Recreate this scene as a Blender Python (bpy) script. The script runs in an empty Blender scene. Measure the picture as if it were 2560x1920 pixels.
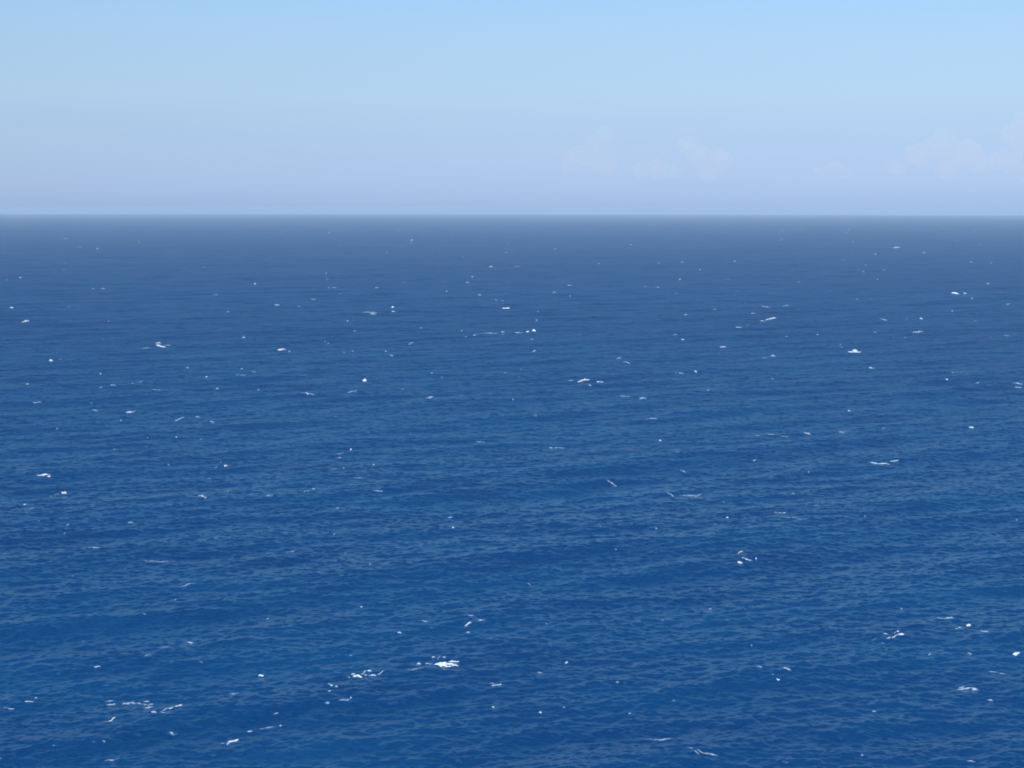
import bpy, math, random
import numpy as np
from mathutils import Vector, Matrix

# ------------------------------------------------------------------ camera, sky, sun, exposure
H_CAM = 60.0                 # metres above the water, seen from a cliff top
R_EARTH = 6.371e6
F_PX = 4060.0                # focal length in pixels of the 2560 px wide photograph
PITCH = 6.22                 # degrees below level
ROLL = 0.07
scene = bpy.context.scene
cam_d = bpy.data.cameras.new("camera")
cam = bpy.data.objects.new("camera", cam_d)
scene.collection.objects.link(cam)
cam_d.sensor_width = 36.0
cam_d.lens = 36.0 * F_PX / 2560.0
cam_d.clip_start = 1.0
cam_d.clip_end = 300000.0
cam.location = (0, 0, H_CAM)
CAM_ROT = Matrix.Rotation(math.radians(90 - PITCH), 4, 'X') @ Matrix.Rotation(math.radians(ROLL), 4, 'Z')
cam.rotation_euler = CAM_ROT.to_euler()
scene.camera = cam

SUN_EL, SUN_AZ = 48.0, 200.0        # azimuth measured from the view direction (+Y) towards +X
world = bpy.data.worlds.new("World")
scene.world = world
world.use_nodes = True
wn, wl = world.node_tree.nodes, world.node_tree.links
wn.clear()
w_out = wn.new("ShaderNodeOutputWorld")
w_bg = wn.new("ShaderNodeBackground")
w_sky = wn.new("ShaderNodeTexSky")
w_sky.sky_type = 'NISHITA'
w_sky.sun_disc = False
w_sky.sun_elevation = math.radians(SUN_EL)
w_sky.sun_rotation = math.radians(SUN_AZ)
w_sky.altitude = 60.0
w_sky.air_density = 1.0
w_sky.dust_density = 0.3
w_sky.ozone_density = 2.0
# colour grade of the sky light by elevation (hazy lilac near the sea, pale cyan, deep blue overhead)
w_tc = wn.new("ShaderNodeTexCoord")
w_sep = wn.new("ShaderNodeSeparateXYZ")
w_ramp = wn.new("ShaderNodeValToRGB")
w_mul = wn.new("ShaderNodeMix"); w_mul.data_type = 'RGBA'; w_mul.blend_type = 'MULTIPLY'
w_mul.inputs[0].default_value = 1.0
wl.new(w_tc.outputs['Generated'], w_sep.inputs[0])
wl.new(w_sep.outputs[2], w_ramp.inputs[0])
SKY_STOPS = [(0.0, (0.31, 0.462, 0.96)), (0.012, (0.328, 0.467, 0.93)), (0.036, (0.385, 0.465, 0.775)), (0.065, (0.46, 0.545, 0.735)),
             (0.13, (0.73, 0.735, 0.765)), (0.20, (0.34, 0.88, 1.50)), (0.42, (0.26, 0.92, 1.40)), (0.60, (0.10, 0.38, 0.78)), (1.0, (0.05, 0.26, 0.64))]
w_ramp.color_ramp.interpolation = 'B_SPLINE'
el = w_ramp.color_ramp.elements
while len(el) < len(SKY_STOPS):
    el.new(0.5)
for e, (p, c) in zip(el, SKY_STOPS):
    e.position = p; e.color = (*c, 1)
wl.new(w_sky.outputs[0], w_mul.inputs[6])
wl.new(w_ramp.outputs[0], w_mul.inputs[7])
wl.new(w_mul.outputs[2], w_bg.inputs[0])
w_bg.inputs[1].default_value = 0.115
wl.new(w_bg.outputs[0], w_out.inputs[0])

sun_d = bpy.data.lights.new("sun", 'SUN')
sun_d.energy = 3.8
sun_d.angle = math.radians(0.5)
sun_d.color = (1.0, 0.97, 0.94)
sun = bpy.data.objects.new("sun", sun_d)
scene.collection.objects.link(sun)
_e, _a = math.radians(SUN_EL), math.radians(SUN_AZ)
sun_dir = Vector((math.sin(_a) * math.cos(_e), math.cos(_a) * math.cos(_e), math.sin(_e)))
sun.rotation_euler = sun_dir.to_track_quat('Z', 'Y').to_euler()
sun.location = (0, 0, 200)

scene.render.engine = 'CYCLES'
scene.view_settings.view_transform = 'Standard'
scene.view_settings.look = 'None'
scene.view_settings.exposure = 0.4
scene.view_settings.gamma = 1.0
scene.cycles.use_denoising = True
scene.cycles.filter_width = 1.8        # the photograph is a little soft
scene.cycles.max_bounces = 5
scene.cycles.diffuse_bounces = 2
scene.cycles.glossy_bounces = 2
scene.cycles.transparent_max_bounces = 12
scene.cycles.volume_bounces = 0
scene.cycles.caustics_reflective = False
scene.cycles.caustics_refractive = False

# ------------------------------------------------------------------ helpers
def new_mat(name):
    m = bpy.data.materials.new(name); m.use_nodes = True
    m.node_tree.nodes.clear()
    return m, m.node_tree.nodes, m.node_tree.links

def node(ns, t, **kw):
    n = ns.new(t)
    for k, v in kw.items():
        setattr(n, k, v)
    return n

def mesh_np(name, co, faces, mat, smooth=True, parent=None, loc=(0, 0, 0), thick=None):
    co = np.asarray(co, np.float32); faces = np.asarray(faces, np.int32)
    me = bpy.data.meshes.new(name)
    me.vertices.add(len(co)); me.vertices.foreach_set("co", co.ravel())
    k = faces.shape[1]
    me.loops.add(faces.size); me.loops.foreach_set("vertex_index", faces.ravel())
    me.polygons.add(len(faces))
    me.polygons.foreach_set("loop_start", np.arange(0, faces.size, k, dtype=np.int32))
    me.polygons.foreach_set("use_smooth", np.full(len(faces), smooth, bool))
    me.update(calc_edges=True)
    if mat: me.materials.append(mat)
    if thick is not None:
        me.attributes.new('thickness', 'FLOAT', 'POINT').data.foreach_set('value', np.asarray(thick, np.float32))
    o = bpy.data.objects.new(name, me)
    o.location = loc
    scene.collection.objects.link(o)
    if parent: o.parent = parent
    return o

# ------------------------------------------------------------------ the sea surface as a wave field
rng = np.random.default_rng(11)
N_T = 512
# (shortest wavelength m, slope rms, crest azimuth deg: 0 = crests lie across the view, + = crest runs to the far right,
#  directional spread deg, chop)
BANDS = [(48.0, 0.020, 36, 12, 0.7), (24.0, 0.040, 34, 14, 0.7), (12.0, 0.056, 28, 18, 0.6), (6.0, 0.060, 22, 30, 0.5),
         (3.0, 0.080, 14, 42, 0.35), (1.5, 0.150, 8, 50, 0.15), (0.8, 0.170, 5, 58, 0.1), (0.42, 0.140, 0, 65, 0.1)]
TILES = []
for bi, (lam, srms, azi, spread, chop) in enumerate(BANDS):
    L = lam * (41.3 + 2.7 * bi)
    k1 = 2 * math.pi * np.fft.fftfreq(N_T, d=L / N_T)
    kx, ky = np.meshgrid(k1, k1, indexing='ij')
    k = np.hypot(kx, ky); k[0, 0] = 1e-6
    klo, khi = 2 * math.pi / (2 * lam), 2 * math.pi / lam
    band = np.clip((k / klo - 0.8) / 0.3, 0, 1) * np.clip((1.25 - k / khi) / 0.3, 0, 1)
    # travel direction: towards the viewer (-Y), turned by azi
    th = np.arctan2(ky, kx)
    t0 = math.radians(-90 + azi)
    dth = np.angle(np.exp(1j * (th - t0)))
    s = math.radians(spread)
    dirw = np.exp(-0.5 * (dth / s) ** 2) + 0.02
    amp = band * dirw * k ** -2.2
    ph = rng.normal(size=k.shape) + 1j * rng.normal(size=k.shape)
    hk = amp * ph
    hk[0, 0] = 0
    h = np.fft.ifft2(hk); dx = np.fft.ifft2(-1j * kx / k * hk * -1); dy = np.fft.ifft2(-1j * ky / k * hk * -1)
    sx = np.fft.ifft2(1j * kx * hk).real; sy = np.fft.ifft2(1j * ky * hk).real
    g = srms / math.sqrt((sx ** 2 + sy ** 2).mean())
    # horizontal displacement  D = i k/|k| h  pinches the crests
    # crests lean forward, the way the waves run: short steep fronts, long gentle backs
    lean = 0.8 if lam > 1 else 0.25
    lx, ly = math.cos(t0) * lean * h.real, math.sin(t0) * lean * h.real
    TILES.append((lam, srms, L, np.stack([h.real * g, (dx.real * chop + lx) * g, (dy.real * chop + ly) * g]).astype(np.float32),
                  rng.uniform(0, 1000, 2)))

def row_step(r):
    return 0.17 * (np.maximum(r, 170.0) / 170.0) ** 1.5

def waves(x, y, spacing=None):
    """height and horizontal displacement of the sea at ground points, plus the slope variance left out."""
    x = np.asarray(x, np.float64); y = np.asarray(y, np.float64)
    r = np.hypot(x, y)
    if spacing is None:
        spacing = row_step(r)
    out = np.zeros((3,) + x.shape, np.float64); lost = np.zeros(x.shape)
    for lam, srms, L, T, off in TILES:
        w = np.clip((3.0 - spacing / lam * 1.1) / 2.0, 0, 1)
        w = w * w * (3 - 2 * w)
        lost += (1 - w * w) * srms ** 2
        if w.max() <= 0:
            continue
        u = (x + off[0]) / L * N_T; v = (y + off[1]) / L * N_T
        iu = np.floor(u).astype(np.int64); iv = np.floor(v).astype(np.int64)
        fu = u - iu; fv = v - iv
        i0, i1, j0, j1 = iu % N_T, (iu + 1) % N_T, iv % N_T, (iv + 1) % N_T
        for c in range(3):
            t = T[c]
            out[c] += w * ((t[i0, j0] * (1 - fu) + t[i1, j0] * fu) * (1 - fv) + (t[i0, j1] * (1 - fu) + t[i1, j1] * fu) * fv)
    return out, lost

def surface_z(x, y):
    """height of the displaced sea above a plan position."""
    gx, gy = np.array(x, float), np.array(y, float)
    x0, y0 = gx.copy(), gy.copy()
    for _ in range(3):
        o, _l = waves(gx, gy)
        gx, gy = x0 - o[1], y0 - o[2]
    o, _l = waves(gx, gy)
    return o[0] - (x0 ** 2 + y0 ** 2) / (2 * R_EARTH)

# radial rows and columns: fine in the sector ahead, coarse elsewhere
rows = list(np.geomspace(4, 140, 14))
r = rows[-1]
while r < 42000:
    r += float(row_step(r)); rows.append(r)
rows = np.array(rows)
HALF = math.radians(23.5)
fine = np.linspace(-HALF, HALF, 1350)
coarse = np.linspace(HALF, 2 * math.pi - HALF, 70)[1:-1]
az = np.concatenate([fine, coarse])                      # closes on itself
A, Rr = np.meshgrid(az, rows)                            # [row, col]
X, Y = Rr * np.sin(A), Rr * np.cos(A)
nf = len(fine)
o_, lost = waves(X.ravel(), Y.ravel())
o_ = o_.reshape(3, *X.shape); lost = lost.reshape(X.shape)
o_[:, :, nf:] *= np.array([0.3, 0, 0])[:, None, None]     # behind the viewer the sheet is coarse
Z = o_[0] - Rr ** 2 / (2 * R_EARTH)
co = np.stack([X + o_[1], Y + o_[2], Z], -1).reshape(-1, 3)
nr, nc = X.shape
idx = np.arange(nr * nc).reshape(nr, nc)
nxt = np.roll(idx, -1, axis=1)
faces = np.stack([idx[:-1], nxt[:-1], nxt[1:], idx[1:]], -1).reshape(-1, 4)
faces = faces[:, ::-1]

# sea water
m_sea, ns, ls = new_mat("sea_water")
out = node(ns, "ShaderNodeOutputMaterial")
bsdf = node(ns, "ShaderNodeBsdfPrincipled")
bsdf.inputs['IOR'].default_value = 1.333
bsdf.inputs['Specular Tint'].default_value = (0.60, 0.92, 1.0, 1)
geo = node(ns, "ShaderNodeNewGeometry")
att = node(ns, "ShaderNodeAttribute", attribute_name="fine_slope")
# large soft patches of slightly different water colour
n1 = node(ns, "ShaderNodeTexNoise"); n1.inputs['Scale'].default_value = 0.006; n1.inputs['Detail'].default_value = 3
n2 = node(ns, "ShaderNodeTexNoise"); n2.inputs['Scale'].default_value = 0.055; n2.inputs['Detail'].default_value = 4
mp = node(ns, "ShaderNodeMapping"); mp.inputs['Scale'].default_value = (0.5, 1.0, 1.0); mp.inputs['Rotation'].default_value = (0, 0, 0.4)
ls.new(geo.outputs['Position'], mp.inputs[0]); ls.new(mp.outputs[0], n1.inputs['Vector']); ls.new(mp.outputs[0], n2.inputs['Vector'])
ad = node(ns, "ShaderNodeMath", operation='ADD'); ls.new(n1.outputs[0], ad.inputs[0]); ls.new(n2.outputs[0], ad.inputs[1])
rp = node(ns, "ShaderNodeMapRange"); rp.inputs[1].default_value = 0.7; rp.inputs[2].default_value = 1.3
ls.new(ad.outputs[0], rp.inputs[0])
mc = node(ns, "ShaderNodeMix", data_type='RGBA')
mc.inputs[6].default_value = (0.0003, 0.0295, 0.109, 1)
mc.inputs[7].default_value = (0.0007, 0.0465, 0.135, 1)
ls.new(rp.outputs[0], mc.inputs[0]); ls.new(mc.outputs[2], bsdf.inputs['Base Color'])
ls.new(att.outputs['Fac'], bsdf.inputs['Roughness'])
# wavelets of 0.15 - 0.6 m, too fine for the mesh
b1 = node(ns, "ShaderNodeTexNoise"); b1.inputs['Scale'].default_value = 2.6; b1.inputs['Detail'].default_value = 3
mp2 = node(ns, "ShaderNodeMapping"); mp2.inputs['Scale'].default_value = (0.55, 1.0, 1.0)
ls.new(geo.outputs['Position'], mp2.inputs[0]); ls.new(mp2.outputs[0], b1.inputs['Vector'])
bp = node(ns, "ShaderNodeBump"); bp.inputs['Strength'].default_value = 1.0; bp.inputs['Distance'].default_value = 0.06
ls.new(b1.outputs[0], bp.inputs['Height']); ls.new(bp.outputs[0], bsdf.inputs['Normal'])
ls.new(bsdf.outputs[0], out.inputs[0])

sea = mesh_np("sea", co, faces, m_sea)
rough_sigma2 = lost * 0.5 + 0.004
rough = np.sqrt(np.sqrt(2 * rough_sigma2))            # alpha = sqrt(2) sigma ; roughness = sqrt(alpha)
at_ = sea.data.attributes.new("fine_slope", 'FLOAT', 'POINT')
at_.data.foreach_set("value", rough.reshape(-1).astype(np.float32))
sea["kind"] = "structure"

# ------------------------------------------------------------------ whitecaps
def foam_mat(name, col, cover, scale):
    m, ns, ls = new_mat(name)
    out = node(ns, "ShaderNodeOutputMaterial")
    d = node(ns, "ShaderNodeBsdfPrincipled"); d.inputs['Base Color'].default_value = (*col, 1)
    d.inputs['Roughness'].default_value = 0.8
    geo = node(ns, "ShaderNodeNewGeometry")
    n = node(ns, "ShaderNodeTexNoise"); n.inputs['Scale'].default_value = scale; n.inputs['Detail'].default_value = 4
    ls.new(geo.outputs['Position'], n.inputs['Vector'])
    bp = node(ns, "ShaderNodeBump"); bp.inputs['Strength'].default_value = 0.5; bp.inputs['Distance'].default_value = 0.08
    ls.new(n.outputs[0], bp.inputs['Height']); ls.new(bp.outputs[0], d.inputs['Normal'])
    # foam is a froth of bubbles: the thinner it is, the more water shows between them
    t = node(ns, "ShaderNodeBsdfTransparent")
    ed = node(ns, "ShaderNodeAttribute", attribute_name="thickness")
    e1 = node(ns, "ShaderNodeMath", operation='MULTIPLY_ADD'); e1.inputs[1].default_value = 0.42; e1.inputs[2].default_value = -0.22
    ls.new(ed.outputs['Fac'], e1.inputs[0])
    e2 = node(ns, "ShaderNodeMath", operation='ADD')
    ls.new(e1.outputs[0], e2.inputs[0]); ls.new(n.outputs[0], e2.inputs[1])
    mr = node(ns, "ShaderNodeMapRange")
    c = 0.5 + (0.5 - cover) * 0.35
    mr.inputs[1].default_value = c - 0.14; mr.inputs[2].default_value = c + 0.10
    mr.inputs[4].default_value = min(1.0, 0.10 + 1.25 * cover)
    ls.new(e2.outputs[0], mr.inputs[0])
    mx = node(ns, "ShaderNodeMixShader")
    ls.new(mr.outputs[0], mx.inputs[0]); ls.new(t.outputs[0], mx.inputs[1]); ls.new(d.outputs[0], mx.inputs[2])
    ls.new(mx.outputs[0], out.inputs[0])
    return m
FOAMS = [(0.93, foam_mat("dense_foam", (0.57, 0.62, 0.66), 1.3, 3.0)), (0.80, foam_mat("fresh_foam", (0.52, 0.62, 0.72), 0.66, 2.6)),
         (0.64, foam_mat("broken_foam", (0.48, 0.60, 0.73), 0.54, 2.2)), (0.50, foam_mat("spent_foam", (0.46, 0.58, 0.72), 0.46, 1.8)),
         (0.00, foam_mat("thin_foam", (0.42, 0.55, 0.72), 0.38, 1.6))]
def foam_for(b):
    return next(m for lo, m in FOAMS if b >= lo)

R3 = np.array(CAM_ROT.to_3x3())
def pix_dir(px, py):
    v = R3 @ np.array([(px - 1280.0) / F_PX, -(py - 960.0) / F_PX, -1.0])
    return v / np.linalg.norm(v)

def hit_sea(px, py):
    """where the line of sight first meets the wavy sea."""
    d = pix_dir(px, py)
    ta = -d[2] / math.hypot(d[0], d[1])
    disc = ta * ta - 2 * (H_CAM - 3.0) / R_EARTH
    hx, hy = d[0] / math.hypot(d[0], d[1]), d[1] / math.hypot(d[0], d[1])
    def flat(h):
        dd = ta * ta - 2 * (H_CAM - h) / R_EARTH
        return R_EARTH * (ta - math.sqrt(max(dd, 0)))
    s = np.linspace(flat(2.5), flat(-2.0), 400)
    zs = surface_z(s * hx, s * hy)
    zr = H_CAM - s * ta
    below = np.nonzero(zr <= zs)[0]
    i = below[0] if len(below) else len(s) // 2
    return s[i] * hx, s[i] * hy, ta

def foam_patch(px, py, w, h, b, tilt, rs):
    """vertices and faces of one low mound of foam riding on the water."""
    x, y, ta = hit_sea(px, py)
    D = math.hypot(math.hypot(x, y), H_CAM)
    dep = math.atan(ta)
    hx, hy = x / math.hypot(x, y), y / math.hypot(x, y)
    ux, uy = hy, -hx                                    # to the right as seen
    W = w * D / F_PX / 2
    V = max(h, 3.0) * D / F_PX
    hz = V / (math.cos(dep) + 2.8 * math.sin(dep)) * 0.68
    dp = max(2.8 * hz / 2, 0.12)
    shear = max(-1.6, min(1.6, math.tan(math.radians(tilt)) / math.sin(dep))) if tilt else 0.0
    nu = int(max(7, min(26, w * 0.5))); nv = 7
    th = np.linspace(0, 1, nu)
    P, E = [], []
    seed = [rs.uniform(0, 100) for _q in range(4)]
    for i, t in enumerate(th):
        u = -1 + 2 * t
        env = max(0.0, 1 - abs(u) ** 2.2) ** 0.6
        env *= 0.72 + 0.28 * math.sin(u * 7.3 + seed[0]) * math.sin(u * 3.1 + seed[1])
        env = max(env, 0.05)
        for j in range(nv):
            v = -1 + 2 * j / (nv - 1)
            jit = 1 + 0.22 * math.sin(seed[2] + i * 2.4 + j * 1.7)
            off_v = v * dp * env * jit + shear * u * W + dp * 0.35 * math.sin(seed[3] + u * 4)
            dome = math.sqrt(max(0, 1 - v * v)) * env
            E.append((1 - v * v) ** 0.7 * (1 - u * u) ** 0.5)
            P.append((x + ux * u * W + hx * off_v, y + uy * u * W + hy * off_v,
                      dome * hz * (0.85 + 0.3 * rs.random()) + (0.03 if abs(v) < 1 else -0.25)))
    P = np.array(P)
    P[:, 2] += surface_z(P[:, 0], P[:, 1])
    bot = P.copy(); bot[:, 2] -= 0.35 + 0.3 * hz
    n = nu * nv
    F = []
    for i in range(nu - 1):
        for j in range(nv - 1):
            a, b_, c, d = i * nv + j, (i + 1) * nv + j, (i + 1) * nv + j + 1, i * nv + j + 1
            F.append((a, b_, c, d)); F.append((n + d, n + c, n + b_, n + a))
    for i in range(nu - 1):
        a, b_ = i * nv, (i + 1) * nv
        F.append((a, n + a, n + b_, b_))
        a, b_ = i * nv + nv - 1, (i + 1) * nv + nv - 1
        F.append((b_, n + b_, n + a, a))
    for j in range(nv - 1):
        F.append((j + 1, n + j + 1, n + j, j))
        a = (nu - 1) * nv
        F.append((a + j, n + a + j, n + a + j + 1, a + j + 1))
    return np.concatenate([P, bot]), np.array(F), E + E

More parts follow.
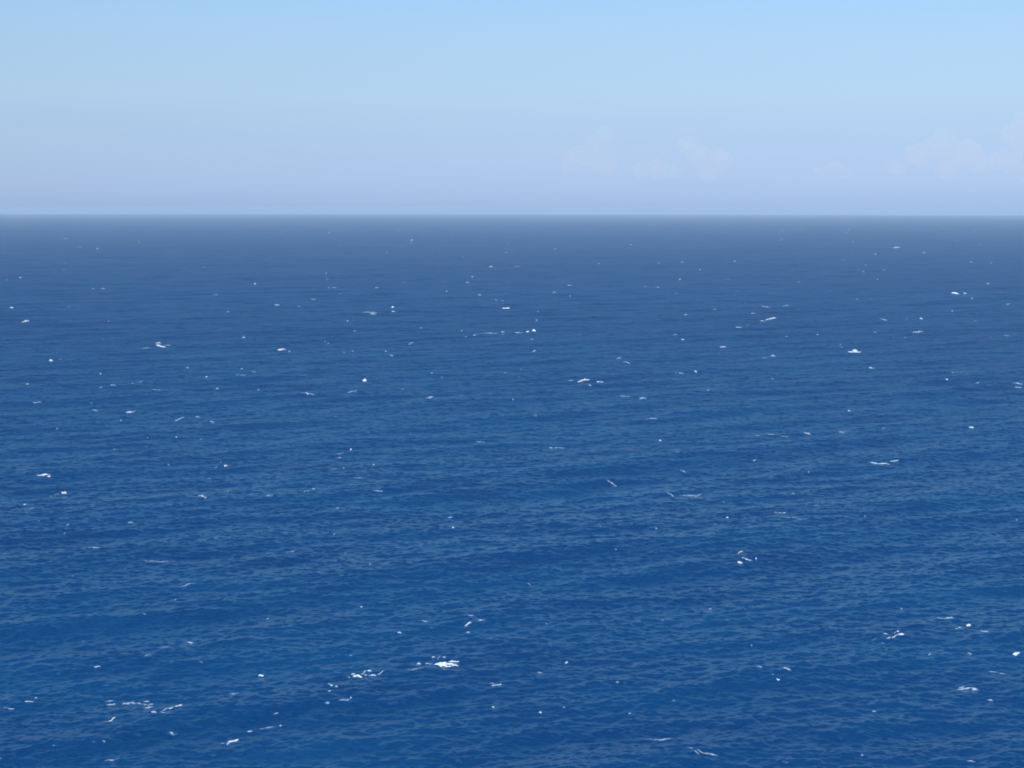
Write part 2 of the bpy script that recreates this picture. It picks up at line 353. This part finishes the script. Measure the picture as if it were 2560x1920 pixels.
# Each line is one whitecap: patches "x y width height brightness tilt" measured in an enlarged view, whose origin and
# scale stand in VIEWS; then "|" and, for the ones that stand out, a short name and a label of its own.
VIEWS = {'A': (0, 500, 1.728), 'B': (1280, 500, 1.728), 'C': (0, 1000, 1.728), 'D': (1280, 1000, 1.728),
         'E': (0, 1420, 1.728), 'F': (1280, 1420, 1.728), 'G': (820, 1600, 5.53), 'H': (220, 1700, 5.53), 'J': (2180, 1520, 5.82)}
CAPS = {
'G': """
1640 335 250 56 1 -3;1560 345 180 46 1 -4;1640 372 130 32 1 -8;1740 300 150 26 .95 2;1750 350 120 34 .9 0;1400 332 120 14 .6 0;1255 335 80 32 .7 4;1460 240 60 34 .5 0;1545 240 80 30 .55 20;1610 240 60 14 .5 0;1180 408 280 14 .45 4|the largest whitecap|largest and brightest whitecap, a broad white wedge breaking low in the picture left of centre
410 500 130 54 1 0;350 475 60 28 .8 0;270 520 90 26 .6 -4;490 465 70 26 .85 25;510 435 50 20 .8 30;575 428 80 24 .9 -5;620 490 130 26 .85 3;725 462 110 20 .75 14;520 490 60 20 .6 0|the looped whitecap|looped ring-like whitecap with a pinkish lump, just left of the largest whitecap
20 610 50 28 .7 0;50 630 50 24 .75 0;115 645 50 26 .7 -10;20 710 50 24 .6 0|the crumbly cap below the loop|crumbly whitecap of four small lumps just below left of the looped whitecap""",
'H': """
330 345 170 44 .5 0;570 330 200 60 .55 0;700 330 80 36 .65 0;800 350 170 34 .45 -20;830 385 160 26 .6 3;880 340 80 26 .5 -10;800 300 120 18 .45 0;300 295 160 12 .35 0|the lacy foam sheet|wide pale lacy sheet of thin foam near the lower left corner
1255 360 100 32 1 10;1155 390 70 24 .85 12;1070 405 200 12 .4 6;1290 345 40 20 .9 30|the slanted cap beside the sheet|bright slanted whitecap just right of the lacy foam sheet
908 448 75 36 .9 0;1080 450 170 14 .4 0||bright round foam speck at the lower right corner of the lacy foam sheet
335 550 90 34 .95 14;240 580 120 12 .4 10|the tailed dash below the lacy sheet|short bright slanted dash with a faint tail, below the lacy foam sheet
2010 850 150 38 1 9;2050 835 60 28 1 0;1950 872 80 20 .9 10;1860 880 80 8 .35 0|the lowest bright dash|solid white slanted dash, the lowest of the bright whitecaps at lower left""",
'J': """
425 385 90 42 1 0;335 415 90 22 .9 18;240 438 70 20 .85 3;378 345 40 30 .7 0;330 365 60 16 .5 25;200 385 110 24 .5 0;30 460 80 16 .4 14|the comma-shaped whitecap|comma-shaped bright whitecap with a slanted tail at lower right
1275 292 56 40 .9 0;1405 255 62 44 .98 0;1230 305 40 16 .4 0|the pair of round specks|pair of round bright specks side by side, right of the comma-shaped whitecap
155 515 40 28 .7 0
1110 150 160 40 .5 0;1010 155 160 20 .35 0
1640 345 150 26 .6 -8
2100 670 100 44 .95 14;2125 655 40 28 1 20|the lumpy right-edge whitecap|bright lumpy whitecap touching the right edge low in the picture
840 680 44 34 .75 0
1410 665 100 22 .5 0
430 20 40 40 .55 40""",
'A': """
88 337 16 8 .55 0;28 346 10 5 .4 0
277 302 12 7 .4 0
420 211 10 6 .35 0
445 384 20 6 .55 0;402 384 12 4 .4 0
51 467 18 10 .85 0
108 526 36 12 1 5|the far left-edge dash|bright short dash close to the left edge on the far water
297 462 14 6 .4 0
472 525 12 6 .3 0
685 619 28 8 .8 0;725 629 30 5 .4 -5;696 634 46 9 .95 -8;630 641 44 6 .5 3|the double-stroke whitecap|double-stroke whitecap of two near-parallel bright dashes with a faint one at left
222 694 20 10 .85 0;262 691 16 8 .45 0
435 752 9 9 .8 0
118 796 20 8 .5 0
487 800 28 7 .5 -5;572 794 8 8 .4 0
608 787 26 8 .6 20
672 820 50 7 .4 0
160 876 44 6 .4 0
412 911 50 7 .4 -2
566 917 54 9 .75 3|the tapered flat dash|tapered flat white dash below the double-stroke whitecap
778 948 48 12 .65 12;855 938 26 4 .35 0
918 960 30 7 .5 0
522 955 14 7 .45 0
1102 364 12 10 .85 0
930 411 24 4 .4 0
985 484 16 5 .35 0
1197 454 32 5 .6 0;1292 460 18 4 .3 0
1355 431 30 6 .45 0
1445 380 36 4 .35 0
1410 318 10 6 .35 0;1413 345 14 8 .4 0
1628 380 20 6 .6 0
1780 175 16 10 .6 0|the speck nearest the horizon|pale round speck left of centre, the nearest of all to the horizon
1053 595 18 8 .7 0
1218 647 36 13 1 4;1250 656 14 6 .45 0|the bright far oval|bright short oval with a tiny fleck at its right, right of the double-stroke whitecap
893 766 12 10 .75 0
940 816 18 8 .75 5
1046 731 12 7 .45 0;1040 757 50 4 .4 0;1095 744 28 5 .35 -12
1115 822 16 6 .4 0
1418 621 10 7 .65 0
1501 525 10 9 .7 0
1532 567 14 6 .5 0
1455 706 10 6 .5 0
1485 660 16 5 .35 0;1525 654 12 4 .3 0
1602 486 90 5 .6 0;1612 494 34 6 .65 0|the long thin far streak|long thin level streak on the far water, left of a bright dot
1697 464 14 10 .95 0;1700 482 20 7 .65 0||bright dot with a fleck under it, right end of the long thin far streak
1818 554 16 6 .5 0
1776 621 26 9 .65 10
1668 656 12 9 .5 0;1691 673 22 8 .55 0
1865 749 14 6 .45 0;1908 766 8 5 .4 0
1575 781 18 14 1 0|the lone round dot|lone compact round white dot left of centre in mid distance
1330 838 70 7 .55 -4
1520 829 50 9 .65 12
1740 818 20 5 .35 0
1860 856 42 14 .65 15
1930 396 10 9 .6 0
2020 358 22 6 .5 0
2040 333 11 9 .75 0
2072 412 14 9 .75 0
2120 289 22 7 .65 0
2143 433 12 6 .5 0;2172 436 10 5 .4 0
2186 469 34 9 .95 0|the far capsule|bright capsule-shaped dash on the far water above the twin specks with a trail
1995 567 12 7 .5 0
2050 585 22 8 .65 8
2185 747 16 8 .45 20
2020 975 12 6 .45 0
762 1024 10 6 .45 0""",
'B': """
95 565 18 12 1 0;68 570 16 9 .95 0;30 574 50 6 .6 0;-40 571 22 7 .7 0;-40 582 18 4 .45 0;-100 576 100 4 .4 0|the twin specks with a trail|twin bright specks with a long foam trail to their left, centre of far water
85 603 22 6 .5 0
95 654 22 10 .75 6
112 484 8 8 .55 0;106 523 8 14 .5 0
20 288 30 5 .35 0
187 213 18 6 .45 0
375 277 12 8 .45 0
515 194 22 4 .35 0
735 269 20 6 .45 0
962 266 10 8 .75 0
725 345 10 9 .75 0
250 370 24 7 .5 0
183 400 24 7 .45 0;250 417 14 6 .4 0
630 378 22 6 .6 0;578 376 22 5 .45 0
975 395 10 6 .4 0
1240 355 14 6 .4 0
1375 392 8 6 .35 0
1662 207 34 8 .85 2|the farthest right dash|small bright dash at right, close under the horizon
1570 236 10 7 .5 0
1780 230 14 7 .5 0
1518 311 14 8 .45 0;1527 281 8 6 .4 0
1985 269 22 5 .35 0
2070 272 12 5 .35 0
1580 345 10 5 .35 0
1915 405 34 11 1 0;1957 405 18 8 .65 0|the flat oval at far right|bright flat oval with a small fleck at its right, on the far water at right
1987 428 9 10 .5 0
2056 363 14 9 .55 0
2143 452 22 8 .6 10
1902 481 14 7 .55 0
1490 430 10 6 .4 0
1552 428 10 6 .4 0
1185 457 44 6 .55 10;1100 463 60 4 .35 0
875 474 18 6 .4 0
1040 491 20 6 .6 0
1118 514 50 9 .95 9;1082 524 20 7 .7 0|the rising far streak|bright streak rising right with a tapered left end, right of centre far out
750 498 20 10 .55 20
1018 540 12 5 .4 0;978 551 32 6 .65 0
1607 519 34 7 .7 -7
1768 514 16 10 .75 0;1708 514 8 6 .4 0
1753 572 46 8 .8 6;1697 596 10 5 .4 0|the thin dash below the flat oval|thin bright dash rising right, below left of the flat oval at far right
1998 525 26 5 .35 0
2136 587 26 6 .45 0;2066 596 10 5 .35 0
1186 591 20 6 .55 0
1320 583 14 6 .55 0
705 583 20 7 .6 0;738 604 18 7 .65 0
912 636 36 7 .65 0
1128 676 28 14 .7 -15;1090 684 30 5 .35 0
1420 637 24 6 .45 0
1482 652 26 13 1 0;1480 658 56 8 .95 0|the tent-shaped whitecap|bright tent-shaped whitecap with a peaked middle, at right in mid distance
1552 727 34 10 .65 0
465 684 34 7 .7 5;495 702 40 6 .65 -8|the split pale dash|pale whitecap split in two dashes stepping down right, near centre
310 779 54 13 1 8;255 781 36 6 .55 0;337 802 14 7 .65 0;380 788 34 9 .65 0|the ragged central whitecap|ragged bright whitecap with loose fragments to its right, just right of centre
794 742 12 9 .85 0
722 748 50 6 .45 0
848 822 16 6 .4 0
1127 774 18 5 .4 0
1920 745 60 4 .35 4
1879 776 14 8 .8 0
2013 791 26 8 .6 12
2185 793 50 5 .5 0;2187 810 40 5 .55 0|the stacked right-edge dashes|two faint level dashes stacked at the right edge in mid distance
485 850 60 5 .45 -6;562 857 40 9 .55 0
30 766 8 6 .45 0
1455 912 12 10 .75 0
605 945 60 4 .5 4
1985 984 24 9 .85 0|the clean right dash|short clean white dash toward the right edge, alone in mid distance
1062 1019 30 4 .45 0;1120 1014 30 6 .55 0;1180 1023 50 4 .45 0;1275 1011 30 9 .75 0|the row of dashes|row of pale dashes ending in a brighter speck, right of centre
1425 1004 44 7 .55 0
1610 987 30 5 .4 0
100 931 20 6 .4 -15""",
'C': """
495 215 24 7 .45 -10
635 202 14 6 .45 0
763 162 10 6 .4 0
870 170 16 6 .35 0
975 285 14 12 1 0;935 292 16 6 .55 8;955 270 12 5 .4 0|the speck on the slanted dark wave|bright speck at the right tip of a slanted dark wave, left of centre
188 328 64 9 .8 0;212 331 18 9 .85 0|the flat left-edge streak|flat bright streak near the left edge in mid distance
277 403 22 12 1 0;240 410 50 4 .45 8|the left speck with a tail|bright round speck with a faint tail to its left, below the flat left-edge streak
108 453 12 9 .65 0;140 468 30 4 .35 -25
870 415 34 9 .7 -10;887 424 14 9 .55 0|the forked pale cap|forked pale whitecap left of the slanted mid-distance dash
1165 414 50 5 .4 0
1325 395 30 8 .75 14;1356 385 14 10 .9 0;1340 362 14 6 .45 0|the slanted middle dash|slanted bright dash rising right to a bright tip, left of centre in mid distance
1516 217 12 10 .7 0;1475 232 60 4 .4 8;1470 249 24 4 .4 0
1482 296 12 8 .6 0;1440 300 60 4 .4 4
1615 280 14 8 .5 0
1550 338 60 4 .4 0
1635 395 60 6 .4 0
1455 468 20 5 .4 0
1958 552 11 11 .8 0
1945 508 24 6 .4 0
1443 584 12 10 .45 0
280 578 10 6 .4 0
565 530 30 6 .4 0
410 640 60 5 .4 0
690 700 150 4 .35 0
1260 657 60 5 .4 0;1165 664 50 4 .35 6
810 797 90 4 .4 6
2075 182 40 4 .35 0""",
'D': """
190 208 80 6 .55 0
640 176 14 10 .8 0
1048 262 16 9 .7 8
1585 276 90 7 .8 -1;1650 265 46 8 .8 10|the thin curved foam line|thin curved bright foam line rising at its right end, toward the right side
740 309 30 7 .6 -14
432 360 50 6 .65 -8
690 409 46 6 .55 -10;760 414 80 4 .4 0;805 414 34 7 .55 10|the sagging foam thread|thin foam thread sagging between two ends, above the open-square whitecap
1160 489 60 7 .6 0;1220 508 70 4 .4 -12|the pale trailing smear|pale foam smear trailing down to the right, above the open-square whitecap
930 509 13 10 .85 0
877 538 18 8 .65 0
988 657 24 12 .9 15;978 667 10 8 .6 30;985 703 24 12 1 0;1015 689 60 7 .65 -3;1055 688 8 18 .75 0|the open-square whitecap|broken whitecap of four scattered bits like an open square, right of centre
75 798 24 6 .45 -20
1213 404 20 5 .4 0
1280 311 12 6 .4 0
1315 456 16 5 .4 0""",
'E': """
1155 221 18 8 .6 0
1562 169 14 8 .75 0
1835 232 34 8 .45 -10
2023 242 36 9 .85 8;2078 226 36 6 .65 8;2035 207 34 5 .5 0|the dashes above the largest|two bright dashes climbing right, above right of the largest whitecap
2022 279 18 9 .6 0
1727 280 22 9 .65 0
1515 379 14 6 .4 0
362 318 10 6 .4 0
820 325 34 9 .65 -5;712 342 50 6 .45 4
640 377 40 6 .45 4
420 427 30 6 .5 0
1129 466 24 10 1 0|the bright speck on the dark swell|single bright white speck riding a dark swell, left of the looped whitecap
1517 562 9 14 .65 0;1490 570 60 4 .4 0
2145 506 56 8 .7 5;2125 498 20 5 .5 -20|the winged cap|small wing-shaped whitecap below right of the largest whitecap
2131 602 15 8 .85 0
155 563 12 14 .65 0;125 577 40 6 .55 0|the left-corner tick|tick-shaped pale whitecap near the left edge low in the picture
40 610 50 5 .4 0
1190 632 30 5 .45 8
1080 707 30 7 .65 0
1212 682 12 7 .65 0;1160 690 80 4 .4 6
480 832 60 8 .4 0
1010 545 50 6 .35 0
757 138 10 6 .4 0
625 200 20 6 .45 0""",
'F': """
860 178 20 6 .5 0
235 410 16 12 .65 0
120 452 24 5 .5 0
150 243 10 12 .55 0
650 228 10 6 .4 0
1070 427 26 7 .45 0
1190 437 44 8 .65 -3
1150 484 15 10 .8 0;1128 461 14 5 .45 0|the speck in the lower right field|single small bright speck under a pale dash, midway between centre and comma-shaped whitecap
700 574 20 7 .65 20
508 630 14 8 .6 0
225 603 10 6 .6 0
270 575 30 5 .4 0
123 625 14 10 .85 0
635 745 130 9 .55 0;600 742 40 6 .5 0|the long flat bottom streak|long pale flat foam streak near the bottom edge right of centre
850 803 100 10 .6 0;800 800 30 9 .6 -20;768 777 40 5 .45 0|the ragged bottom patch|ragged pale foam patch at the bottom edge, right of the long flat streak
1970 522 90 10 .55 0;2000 528 30 7 .65 0;1940 518 30 8 .5 0|the mottled right patch|mottled lilac foam patch at lower right, below the lumpy right-edge whitecap
2090 452 90 5 .45 -4
1565 622 20 8 .55 0
1513 810 12 7 .55 0
2065 572 30 5 .4 0
1980 835 50 5 .35 0
1035 336 12 6 .45 0""",
}
rs = random.Random(5)
caps = []
for view, text in CAPS.items():
    ox, oy, sc_ = VIEWS[view]
    for line in text.strip().split("\n"):
        f = line.split("|")
        ps = []
        for it in f[0].split(";"):
            x, y, w, h, b, t = map(float, it.split())
            ps.append((ox + x / sc_, oy + y / sc_, w / sc_, h / sc_, b, t))
        caps.append(dict(ps=ps, ref=f[1] if len(f) > 1 else "", label=f[2] if len(f) > 2 else ""))
anchors = [c for c in caps if c["ref"]]

def describe(c):
    x, y, w, h, b, t = max(c["ps"], key=lambda p: p[2] * p[4])
    look = "bright" if b >= .8 else "pale" if b >= .55 else "faint"
    size = "small" if w < 14 else ""
    if len(c["ps"]) > 1: kind = "broken foam streak" if w > 18 else "cluster of foam specks"
    elif w < 9: kind = "foam speck"
    elif w < 20: kind = "foam dash"
    else: kind = "foam streak"
    if abs(t) >= 10 and len(c["ps"]) == 1:
        look += " slanted"
    elif size and kind != "foam speck" and len(c["ps"]) == 1:
        look = size + " " + look
    cx, cy = c["ps"][0][0], c["ps"][0][1]
    best = min(anchors, key=lambda a: math.hypot((a["ps"][0][0] - cx), 1.6 * (a["ps"][0][1] - cy)))
    dx, dy = cx - best["ps"][0][0], cy - best["ps"][0][1]
    side = []
    if abs(dy) > 0.35 * abs(dx): side.append("above" if dy < 0 else "below")
    if abs(dx) > 0.35 * abs(dy): side.append("left" if dx < 0 else "right")
    where = " ".join(side)
    where = where if where in ("above", "below") else where + " of"
    return look, kind, where, best["ref"], math.hypot(dx, dy)
same = {}
for c in caps:
    if not c["label"]:
        look, kind, where, ref, d = describe(c)
        c["key"] = (look, kind, where, ref); c["d"] = d
        same.setdefault(c["key"], []).append(c)
for key, cs in same.items():
    look, kind, where, ref = key
    cs.sort(key=lambda c: c["d"])
    for i, c in enumerate(cs):
        if len((look + kind + where + ref).split()) > 10: look = look.replace(" slanted", "").replace("small ", "")
        lead = "" if len(cs) == 1 else (["nearest", "second nearest", "third nearest", "fourth nearest", "fifth nearest"][i] + " ")
        if len(cs) == 2: lead = ["nearer ", "farther "][i]
        if i >= 1 and len(cs) > 2 or len((lead + look + kind + where + ref).split()) > 12: look = look.replace(" slanted", "")
        c["label"] = f"{lead}{look} {kind} {where} {ref}"

for c in caps:
    hx_, hy_, _t = hit_sea(c["ps"][0][0], c["ps"][0][1])
    base = np.array([hx_, hy_, float(surface_z(np.array([hx_]), np.array([hy_]))[0])])
    if len(c["ps"]) > 1:
        root = bpy.data.objects.new("whitecap", None)
        root.location = base; root.empty_display_size = 1.0
        scene.collection.objects.link(root)
        for p in c["ps"]:
            v, f, e = foam_patch(*p, rs)
            mesh_np("crest_foam" if p[4] >= .72 else "foam_streak", v - base, f, foam_for(p[4]), parent=root, thick=e)
    else:
        v, f, e = foam_patch(*c["ps"][0], rs)
        root = mesh_np("whitecap", v - base, f, foam_for(c["ps"][0][4]), loc=base, thick=e)
    root["label"] = c["label"]; root["category"] = "whitecap"; root["group"] = "whitecaps scattered over the open sea"

# flecks of foam too small and too many to count
V_, F_, E_, k_ = [], [], [], 0
for _i in range(110):
    py = 570 + 900 * rs.random() ** 2.2
    px = rs.uniform(-120, 2680)
    v, f, e = foam_patch(px, py, rs.uniform(2.5, 7) * (1 + (rs.random() < .2)), rs.uniform(1.5, 3), .4, 0, rs)
    V_.append(v); E_ += e; F_.append(f + k_); k_ += len(v)
fl = mesh_np("foam_flecks", np.concatenate(V_), np.concatenate(F_), FOAMS[-1][1], thick=E_)
fl["kind"] = "stuff"; fl["label"] = "tiny faint flecks of foam strewn over the whole blue sea"; fl["category"] = "foam flecks"

# ------------------------------------------------------------------ faint far clouds over the horizon
m_cl, ns, ls = new_mat("thin_cloud")
out = node(ns, "ShaderNodeOutputMaterial")
pv = node(ns, "ShaderNodeVolumePrincipled")
pv.inputs['Color'].default_value = (1.0, 0.93, 0.94, 1)
pv.inputs['Density'].default_value = 4.0e-4; pv.inputs['Anisotropy'].default_value = -0.4
ls.new(pv.outputs[0], out.inputs['Volume'])
def cloud(cx, cy, lumps, label):
    """cx, cy: picture place of its middle; lumps: (dx, dy, radius) in photograph pixels; far out beyond the haze top."""
    D = 34000.0
    root = None
    bm = __import__("bmesh").new()
    import bmesh
    for i, (dx, dy, rad) in enumerate(lumps):
        d = pix_dir(cx + dx, cy + dy); d = d / math.hypot(d[0], d[1])
        c = Vector((d[0] * D, d[1] * D, H_CAM + d[2] * D))
        r_ = rad * D / F_PX
        res = bmesh.ops.create_icosphere(bm, subdivisions=3, radius=r_)
        ph = rs.uniform(0, 9)
        for v in res["verts"]:
            n = v.co.normalized()
            k = 1 + 0.16 * math.sin(5 * n.x + ph) * math.sin(6 * n.z + ph) + 0.08 * math.sin(13 * n.x + 11 * n.z + ph)
            v.co = Vector((v.co.x * k, v.co.y * k * 0.9, v.co.z * k * 0.8)) + c
    mid = pix_dir(cx, cy); mid = mid / math.hypot(mid[0], mid[1])
    base = Vector((mid[0] * D, mid[1] * D, H_CAM + mid[2] * D))
    for v in bm.verts: v.co -= base
    me = bpy.data.meshes.new("cloud"); bm.to_mesh(me); bm.free()
    me.materials.append(m_cl)
    rmn = bpy.data.objects.new("cloud", me); rmn.location = base
    scene.collection.objects.link(rmn)
    # one closed skin, so overlapping lumps do not count twice
    rm = rmn.modifiers.new("skin", 'REMESH'); rm.mode = 'VOXEL'; rm.voxel_size = 60.0
    rmn["label"] = label; rmn["category"] = "cloud"; rmn["group"] = "faint clouds low over the horizon"
cloud(1480, 385, [(30, -50, 26), (10, -20, 34), (-40, 10, 34), (-60, 30, 24), (30, 25, 36)], "faint pinkish cloud left of the others, over the sea horizon at centre right")
cloud(1750, 400, [(-30, -35, 30), (-5, -10, 34), (50, 0, 34), (20, 30, 30), (-150, 25, 24), (-110, 20, 30), (-70, 30, 24)], "faint pinkish low cloud with a rounded left top, second from the left")
cloud(2070, 425, [(-20, 0, 20), (15, -5, 24), (45, 8, 18)], "smallest and faintest cloud, between the second cloud and the broad right one")
cloud(2370, 385, [(-10, -50, 26), (-20, -15, 40), (-70, 5, 40), (45, 0, 44), (-130, 35, 26), (90, 25, 34), (0, 35, 36)], "broad faint pinkish cloud with a small peak, at right above the horizon")
cloud(2570, 360, [(0, -60, 34), (-20, -20, 46), (20, 0, 60), (-60, 40, 34), (-20, 50, 44)], "pinkish cloud rising at the right edge of the sky, cut by the frame")


# ------------------------------------------------------------------ sea haze
m_hz, ns, ls = new_mat("sea_haze")
out = node(ns, "ShaderNodeOutputMaterial")
pv = node(ns, "ShaderNodeVolumePrincipled")
pv.inputs['Color'].default_value = (0.615, 0.787, 0.97, 1)
pv.inputs['Density'].default_value = 0.95e-4
pv.inputs['Anisotropy'].default_value = -0.15
ls.new(pv.outputs[0], out.inputs['Volume'])
S, zt, zb = 46000.0, 63.0, -(42000.0 ** 2) / (2 * R_EARTH) - 4
hv = [(sx * S, sy * S, z) for z in (zb, zt) for sy in (-1, 1) for sx in (-1, 1)]
hf = [(0, 2, 3, 1), (4, 5, 7, 6), (0, 1, 5, 4), (2, 6, 7, 3), (0, 4, 6, 2), (1, 3, 7, 5)]
hz = mesh_np("haze", hv, hf, m_hz, smooth=False)
hz["kind"] = "stuff"
